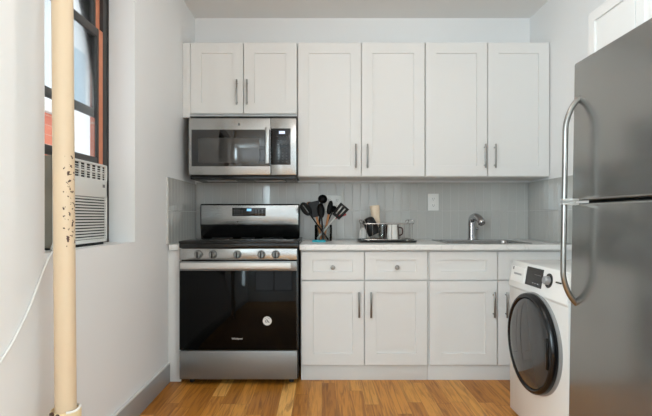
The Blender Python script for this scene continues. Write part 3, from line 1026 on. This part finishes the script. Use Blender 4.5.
on_panel(2.472, 2.486, 0.795, 0.812, 0.0036, M['markdim'], 'badge', dr)
on_panel(1.985, 2.03, 0.785, 0.791, 0.004, M['panel'], 'button', root)
dc = Vector((WF, 2.208, 0.468))
do = MB().lathe([(0.243, -0.002), (0.2445, 0.008), (0.243, 0.014), (0.238, 0.016), (0.226, 0.014), (0.22, 0.010)], dc, (-1, 0, 0), 64).build('door', M['greyrim'], root)
MB().lathe([(0.238, 0.008), (0.240, 0.026), (0.238, 0.038), (0.231, 0.046), (0.222, 0.047), (0.216, 0.042), (0.212, 0.03)], dc, (-1, 0, 0), 64).build('door_rim', M['washrim'], do)
MB().lathe([(0.214, 0.034), (0.212, 0.041), (0.20, 0.047), (0.18, 0.051), (0.14, 0.056), (0.09, 0.060), (0.04, 0.0615), (0, 0.062)], dc, (-1, 0, 0), 64).build('door_glass', M['washglass'], do)
MB().box(WF - 0.052, WF - 0.03, 2.0, 2.02, 0.40, 0.54, 0.006).build('door_catch', M['washrim'], do)
for y in (WY0 + 0.05, WY1 - 0.05):
    for x in (WF + 0.05, 1.58):
        MB().cyl((x, y, 0), (x, y, 0.024), 0.022, n=16).build('foot', M['gasket'], root)

# ---------------------------------------------------------------- steam pipe
PY = 1.55
root = thing('steam_pipe', 'cream painted steam pipe with chipped paint standing before the window', 'pipe', (-0.8745, PY, 0))
top = (-0.8955, PY, ZC)
MB().cyl((-0.8735, PY, 0), top, 0.0335, n=40).build('pipe_shaft', M['cream'], root)
cxp = -0.8765
MB().lathe([(0.0335, 0.0), (0.044, 0.002), (0.0475, 0.012), (0.0475, 0.142), (0.046, 0.149), (0.042, 0.150), (0.039, 0.143), (0.0335, 0.140)], (cxp, PY, 0.275), n=40).build('collar', M['creamring'], root)
MB().tube([(cxp + 0.0435 * math.cos(a), PY + 0.0435 * math.sin(a), 0.425 + 0.002 * math.sin(3 * a)) for a in [R(k * 15 - 60) for k in range(15)]], 0.0045, n=8).build('paint_bead', M['whitepaint'], root)
for a, z, s in ((-118, 0.422, 0.010), (-92, 0.419, 0.0075), (-140, 0.416, 0.008), (-70, 0.414, 0.004)):
    MB().ball((cxp + 0.0465 * math.cos(R(a)), PY + 0.0465 * math.sin(R(a)), z), s, (1, 0.35, 0.8), Matrix.Rotation(R(a + 90), 3, 'Z'), 12).build('rust_chip', M['rust'], root)

# ---------------------------------------------------------------- window air conditioner
AX, AY0, AY1, AZ0, AZ1 = -1.08, 1.832, 2.28, 0.952, 1.338
root = thing('air_conditioner', 'white window air conditioner sitting in the window opening', 'air conditioner', (-1.1, 2.05, AZ0))
MB().box(-1.50, AX - 0.012, AY0 + 0.008, AY1 - 0.008, AZ0, AZ1 - 0.006, 0.004).build('outer_shell', M['acbody'], root)
b = MB()
# front frame with two openings
vz0, vz1, gz0, gz1 = 1.262, 1.328, 0.975, 1.175
xi, xo = AX - 0.013, AX
b.box(xi, xo, AY0, AY1, vz1, AZ1, 0.003).box(xi, xo, AY0, AY1, gz1, vz0, 0.003).box(xi, xo, AY0, AY1, AZ0 + 0.006, gz0, 0.003)
b.box(xi, xo, AY0, AY0 + 0.018, AZ0 + 0.006, AZ1, 0.003).box(xi, xo, AY1 - 0.012, AY1, AZ0 + 0.006, AZ1, 0.003)
fr = b.build('front_bezel', M['acplastic'], root)
MB().box(xi - 0.002, xi + 0.002, AY0 + 0.006, AY1 - 0.006, AZ0 + 0.01, AZ1 - 0.006).build('slot_backing', M['acdark'], root)
b = MB()
n = 15
for k in range(n):
    z = gz0 + (k + 0.5) * (gz1 - gz0) / n
    b.box(xi + 0.003, xo - 0.002, AY0 + 0.012, AY1 - 0.008, z - 0.0040, z + 0.0036, 0.001)
b.build('intake_grille', M['acplastic'], root)
b = MB()
for k in range(1, 6):
    z = vz0 + k * (vz1 - vz0) / 6
    b.box(xi + 0.002, xo - 0.008, AY0 + 0.012, AY1 - 0.008, z - 0.0016, z + 0.0016)
for k in range(1, 9):
    y = AY0 + k * (AY1 - AY0) / 9
    b.box(xi + 0.002, xo - 0.002, y - 0.0035, y + 0.0035, vz0, vz1, 0.001)
b.box(xi + 0.002, xo - 0.002, AY0 + 0.012, AY1 - 0.008, (vz0 + vz1) / 2 - 0.0035, (vz0 + vz1) / 2 + 0.0035, 0.001)
b.build('air_vent', M['acplastic'], root)
MB().box(AX - 0.001, AX + 0.0012, AY1 - 0.05, AY1 - 0.028, 1.225, 1.24, 0.0004).build('badge', M['markdim'], root)
MB().box(-1.2, -1.156, AY1 - 0.007, Wy1 - 0.035, AZ0 + 0.012, AZ1, 0.003).build('side_curtain', M['acplastic'], root)
MB().box(-1.2, -1.156, Wy0 + 0.035, AY0 + 0.007, AZ0 + 0.012, AZ1, 0.003).build('side_curtain', M['acplastic'], root)
MB().box(-1.155, AX - 0.01, AY0 + 0.02, AY1 - 0.02, 0.9452, AZ0 + 0.007, 0.001).build('base_rail', M['gasket'], root)

xw = XL + 0.006
o = MB().tube([(-1.09, 1.84, 0.975), (-1.06, 1.775, 0.953), (-1.015, 1.72, 0.953), (xw - 0.001, 1.672, 0.935), (xw, 1.606, 0.846), (xw, 1.553, 0.765), (xw, 1.487, 0.69),
               (xw, 1.447, 0.652), (xw, 1.407, 0.622), (xw, 1.30, 0.545), (xw, 1.15, 0.46), (xw, 1.0, 0.41), (xw + 0.012, 0.95, 0.40)], 0.0048, n=10, smooth=6).build('power_cord', M['plastic'])
tag(o, 'white power cord sagging along the wall below the air conditioner', 'cord')

# ---------------------------------------------------------------- outlets
def outlet(x0, x1, z0, z1, y, gangs, label, X=None, fill='socket'):
    root = thing('wall_outlet', label, 'outlet', ((x0 + x1) / 2, y, (z0 + z1) / 2) if X is None else tuple(X @ Vector(((x0 + x1) / 2, y, (z0 + z1) / 2))))
    MB().box(x0, x1, y - 0.006, y, z0, z1, 0.0025).build('cover_plate', M['plastic'], root, X=X)
    w = (x1 - x0) / gangs
    for g in range(gangs):
        cx = x0 + (g + .5) * w
        for s in (-1, 1):
            cz = (z0 + z1) / 2 + s * (z1 - z0) * 0.19
            k = MB().box(cx - 0.017, cx + 0.017, y - 0.0078, y - 0.004, cz - 0.017, cz + 0.017, 0.0015).build('socket', M['plastic'], root, X=X)
            sl = MB()
            for dx in (-0.0065, 0.0065):
                sl.box(cx + dx - 0.0012, cx + dx + 0.0012, y - 0.0082, y - 0.0074, cz - 0.003, cz + 0.007)
            sl.cyl((cx, y - 0.0082, cz - 0.009), (cx, y - 0.0074, cz - 0.009), 0.0024, n=10)
            sl.build('slots', M['acdark'], k, X=X)
    return root
t_ = lambda px: (px - 322) / 126.3
YT = YB - 0.0125
outlet(t_(427.9), t_(438.6), 1.131, 1.264, YT, 1, 'white electrical outlet on the tiles beside the faucet')
outlet(t_(325.5), t_(341.0), 1.128, 1.252, YT, 2, 'wide white electrical outlet on the tiles behind the utensils')
XO = Matrix.Translation((XL, 0.95, 0)) @ Matrix(((0, -1, 0, 0), (1, 0, 0, 0), (0, 0, 1, 0), (0, 0, 0, 1)))
outlet(-0.035, 0.035, 0.34, 0.455, 0, 1, 'white electrical outlet low on the window wall', XO)

# ---------------------------------------------------------------- utensils in the jar
JX, JY, JZ = 0.010, 3.38, 0.9
root = thing('utensil_jar', 'clear glass jar full of cooking utensils on the worktop', 'jar', (JX, JY, JZ))
MB().lathe([(0, 0.0), (0.060, 0.0), (0.064, 0.004), (0.0655, 0.02), (0.0655, 0.114), (0.067, 0.119), (0.065, 0.121), (0.062, 0.114), (0.062, 0.012), (0.058, 0.008), (0, 0.008)],
           (JX, JY, JZ), n=40).build('jar_body', M['jar'], root)
us = lambda px: (px - 322) / 134.0
uz = lambda py: 1.08 + (217 - py) / 134.0

def utensil(name, label, cat, bottom, top, hm, hr, head_fn, group='cooking utensils standing in the jar'):
    """a straight handle from the jar's floor to the head, plus the head's own mesh"""
    root = thing(name, label, cat, bottom, group)
    MB().tube([bottom, Vector(bottom).lerp(Vector(top), 0.5), top], hr, n=10, rs=[hr, hr * 0.95, hr * 0.8]).build('handle', hm, root)
    head_fn(root, Vector(top), (Vector(top) - Vector(bottom)).normalized())
    return root

def bowl_head(w, l, dep, m, tilt=0.0, slots=0):
    def fn(root, tip, ax):
        n = 18
        b = MB()
        side = ax.cross(Vector((0, -1, 0))).normalized()
        out = side.cross(ax).normalized()
        out = -out if out.y > 0 else out
        c = tip + ax * (l * 0.46)
        rings = []
        for k in range(7):
            t = k / 6
            ring = []
            for j in range(n):
                a = 2 * math.pi * j / n
                ring.append(b.bm.verts.new(c + side * math.cos(a) * w / 2 * math.sin(t * math.pi / 2 + 1e-3) + ax * math.sin(a) * l / 2 * math.sin(t * math.pi / 2 + 1e-3) + out * (-dep * math.cos(t * math.pi / 2))))
            rings.append(ring)
        for a, d in zip(rings, rings[1:]):
            for j in range(n):
                b.bm.faces.new((a[j], a[(j + 1) % n], d[(j + 1) % n], d[j]))
        b.bm.faces.new(rings[0])
        geo = b.bm.faces[:]
        bmesh.ops.solidify(b.bm, geom=geo, thickness=0.003)
        b.build('bowl', m, root)
    return fn

def slotted_head(w, l, m, nslots, th=0.0035, wide=1.0):
    def fn(root, tip, ax):
        b = MB()
        side = ax.cross(Vector((0, -1, 0))).normalized()
        nor = side.cross(ax).normalized()
        if nslots:
            k = 2 * nslots + 1
            ws = [1.5 if i % 2 == 0 else 0.75 for i in range(k)]
            edges = [-w / 2 + w * sum(ws[:i]) / sum(ws) for i in range(k + 1)]
            rects = []
            for i in range(k):
                if i % 2 == 0:
                    rects.append((edges[i], edges[i + 1], 0, l))
                else:
                    rects.append((edges[i], edges[i + 1], 0, l * 0.2))
                    rects.append((edges[i], edges[i + 1], l * 0.86, l))
        else:
            rects = [(-w / 2, w / 2, 0, l)]
        for a0, a1, l0, l1 in rects:
            f = lambda s, t: s * (0.82 + (wide - 0.82) * t / l)
            vs = []
            for o_ in (-th / 2, th / 2):
                for s, t in ((a0, l0), (a1, l0), (a1, l1), (a0, l1)):
                    vs.append(b.bm.verts.new(tip + side * f(s, t) + ax * t + nor * o_))
            b.bm.faces.new(vs[:4]); b.bm.faces.new(vs[4:][::-1])
            for q_ in range(4):
                b.bm.faces.new((vs[q_], vs[(q_ + 1) % 4], vs[4 + (q_ + 1) % 4], vs[4 + q_]))
        b.build('blade', m, root, smooth=False)
    return fn

def loop_head(w, l, r, m):
    def fn(root, tip, ax):
        side = ax.cross(Vector((0, -1, 0))).normalized()
        c = tip + ax * (l / 2)
        b = MB().tube([c + side * math.cos(R(a)) * w / 2 + ax * math.sin(R(a)) * l / 2 for a in range(0, 360, 20)], r, n=8, closed=True)
        for s in (-0.22, 0.22):
            b.tube([c + side * w * s - ax * l * 0.42, c + side * w * s + ax * l * 0.42], r * 0.7, n=8)
        b.build('loop_head', m, root)
    return fn

zb = JZ + 0.012
utensil('potato_masher', 'black looped masher leaning out of the jar toward the range', 'utensil', (0.0476, 3.3395, zb), (us(309.6), 3.3496, uz(214.0)), M['nylon'], 0.006, loop_head(0.048, 0.092, 0.011, M['nylon']))
utensil('cooking_turner', 'broad black turner between the masher and the ladle', 'utensil', (-0.0039, 3.3803, zb), (us(316.6), 3.3827, uz(216.9)), M['wood'], 0.0095, slotted_head(0.086, 0.118, M['nylon'], 0, 0.006))
utensil('wooden_spoon', 'wooden spoon peeking out behind the broad black turner', 'utensil', (0.0426, 3.4025, zb), (us(311.4), 3.437, uz(208.6)), M['wood'], 0.0065, bowl_head(0.048, 0.062, 0.012, M['wood']))
utensil('ladle', 'round black ladle rising highest out of the jar', 'utensil', (-0.0394, 3.3966, zb), (us(322.0), 3.4122, uz(203.0)), M['nylon'], 0.009, bowl_head(0.072, 0.068, 0.026, M['nylon']))
utensil('serving_spoon', 'long black serving spoon in front of the ladle', 'utensil', (0.0096, 3.3264, zb), (us(321.6), 3.3288, uz(217.5)), M['nylon'], 0.0075, bowl_head(0.056, 0.112, 0.014, M['nylon']))
utensil('basting_spoon', 'narrow black spoon with a pale wooden handle', 'utensil', (0.0131, 3.3636, zb), (us(328.6), 3.3858, uz(214.5)), M['wood'], 0.0095, bowl_head(0.042, 0.112, 0.012, M['nylon']))
utensil('pasta_fork', 'small black scoop behind the slotted turner', 'utensil', (-0.0166, 3.4235, zb), (us(332.6), 3.4317, uz(211.6)), M['nylon'], 0.006, bowl_head(0.046, 0.05, 0.016, M['nylon']))
utensil('slotted_turner', 'black slotted turner with a steel handle leaning toward the dish rack', 'utensil', (-0.0412, 3.369, zb), (us(335.4), 3.3355, uz(217.0)), M['bright'], 0.0075, slotted_head(0.082, 0.108, M['nylon'], 2, 0.005))
utensil('silicone_spatula', 'red silicone spatula showing below the slotted turner', 'utensil', (-0.0203, 3.3995, zb), (us(334.6), 3.3777, uz(218.4)), M['chrome'], 0.005, lambda root, tip, ax: MB().tube([tip, tip + Vector((0.03, 0, 0.014)), tip + Vector((0.085, 0, 0.032))], 0.009, n=10, smooth=4, flat=0.4, rs=[0.006, 0.012, 0.009]).build('blade', M['red'], root))
o = MB().box(us(312.6), us(325.4), 3.235, 3.30, 0.9003, 0.914, 0.004).build('dish_sponge', M['teal'])
tag(o, 'flat teal sponge lying before the utensil jar', 'sponge')

# ---------------------------------------------------------------- dish rack
ds = lambda px: (px - 322) / 136.0
DX0, DX1, DY0, DY1 = 0.266, 0.672, 3.17, 3.47
root = thing('dish_rack', 'wire dish rack with curled handles on a black tray', 'dish rack', ((DX0 + DX1) / 2, 3.32, 0.9))
loops([(DX0 + .01, DX1 - .01, DY0 + .01, DY1 - .01, 0.02, 0.9003), (DX0, DX1, DY0, DY1, 0.025, 0.912), (DX0 + .004, DX1 - .004, DY0 + .004, DY1 - .004, 0.025, 0.913), (DX0 + .016, DX1 - .016, DY0 + .016, DY1 - .016, 0.02, 0.905)]).build('drip_tray', M['tray'], root)
wx0, wx1, wy0, wy1, wz0, wz1 = DX0 + 0.022, DX1 - 0.022, DY0 + 0.025, DY1 - 0.025, 0.918, 1.032
b = MB()
for z in (wz0 + 0.002, wz1):
    b.tube([(x, y, z) for x, y in rr(wx0, wx1, wy0, wy1, 0.02)], 0.0032 if z > 1 else 0.0026, n=8, closed=True)
nx = 8
for k in range(nx):
    x = wx0 + 0.025 + k * (wx1 - wx0 - 0.05) / (nx - 1)
    b.tube([(x, wy0, wz1), (x, wy0, wz0 + 0.006), (x, wy0 + 0.006, wz0), (x, wy1 - 0.006, wz0), (x, wy1, wz0 + 0.006), (x, wy1, wz1)], 0.0013 if k % 4 else 0.0022, n=6)
for y in (wy0 + 0.07, wy1 - 0.07):
    b.tube([(wx0, y, wz1), (wx0, y, wz0), (wx1, y, wz0), (wx1, y, wz1)], 0.0022, n=6)
b.build('wire_basket', M['wire'], root)
for x, s in ((wx0, -1), (wx1, 1)):
    h = MB()
    for y in (wy0 + 0.02, wy1 - 0.02):
        h.tube([(x - s * 0.005, y, wz1), (x + s * 0.006, y, wz1 + 0.016), (x - s * 0.002, y, wz1 + 0.026), (x - s * 0.016, y, wz1 + 0.020), (x - s * 0.018, y, wz1 + 0.008)], 0.003, n=8, smooth=5)
    h.tube([(x - s * 0.002, wy0 + 0.02, wz1 + 0.026), (x - s * 0.002, wy1 - 0.02, wz1 + 0.026)], 0.003, n=8)
    h.build('handle', M['wire'], root)
for x in (wx0 + 0.04, wx1 - 0.05):
    for y in (wy0, wy1):
        MB().ball((x, y, 0.9115), 0.0085, n=14).build('foot', M['plastic'], root)

def cup(name, label, cat, base, ax, prof, m, handle=None):
    root = thing(name, label, cat, base, 'cups drying in the dish rack')
    MB().lathe(prof, base, ax, 32).build('cup_body', m, root)
    if handle:
        MB().tube(handle, 0.0055, n=10, smooth=5).build('handle', m, root)
    return root
def hollow(r0, r1, h, t=0.0035):       # open end at height h; r0 at closed end
    return [(0, 0), (r0 * 0.86, 0), (r0, 0.006), ((r0 + r1) / 2, h * 0.5), (r1, h - 0.002), (r1 - t * 0.5, h), (r1 - t, h - 0.003), ((r0 + r1) / 2 - t, h * 0.5), (r0 - t, 0.010), (0, 0.009)]
fz_ = wz0 + 0.003
# upside-down beige tumbler leaning back over the black one
cup('beige_tumbler', 'tall beige tumbler turned upside down in the dish rack', 'cup', (ds(375.0), 3.36, 1.166), Vector((0.10, -0.02, -1)), hollow(0.0365, 0.026, 0.21), M['beige'])
cup('black_tumbler', 'black tumbler tilted against the beige one', 'cup', (ds(366.2), 3.262, 1.074), Vector((0.42, -0.02, -0.9)),
    [(0, 0), (0.022, 0.001), (0.036, 0.007), (0.043, 0.02), (0.046, 0.06), (0.047, 0.128), (0.045, 0.130), (0.044, 0.126), (0.042, 0.06), (0.038, 0.02), (0, 0.012)], M['mugblack'])
bx = ds(390.6)
cup('white_mug', 'white mug turned upside down in front of the brown mug', 'mug', (bx, 3.25, fz_ + 0.103), Vector((0, 0, -1)), hollow(0.035, 0.041, 0.103), M['mugwhite'])
cup('brown_mug', 'brown mug turned upside down behind the white mug', 'mug', (ds(391.5), 3.355, fz_ + 0.100), Vector((0, 0, -1)), hollow(0.056, 0.062, 0.100), M['mugbrown'],
    [(ds(391.5) + 0.054, 3.355, fz_ + 0.082), (ds(391.5) + 0.080, 3.345, fz_ + 0.075), (ds(391.5) + 0.082, 3.345, fz_ + 0.035), (ds(391.5) + 0.058, 3.355, fz_ + 0.022)])
cup('drinking_glass', 'clear drinking glass between the black tumbler and the white mug', 'glass', (ds(382.0), 3.30, fz_ + 0.115), Vector((0, 0, -1)), hollow(0.027, 0.031, 0.115), M['clear'])
cup('white_cup', 'small white cup low in the rack behind the black tumbler', 'cup', (ds(365.0), 3.39, fz_ + 0.078), Vector((0, 0, -1)), hollow(0.032, 0.042, 0.078), M['mugwhite'])
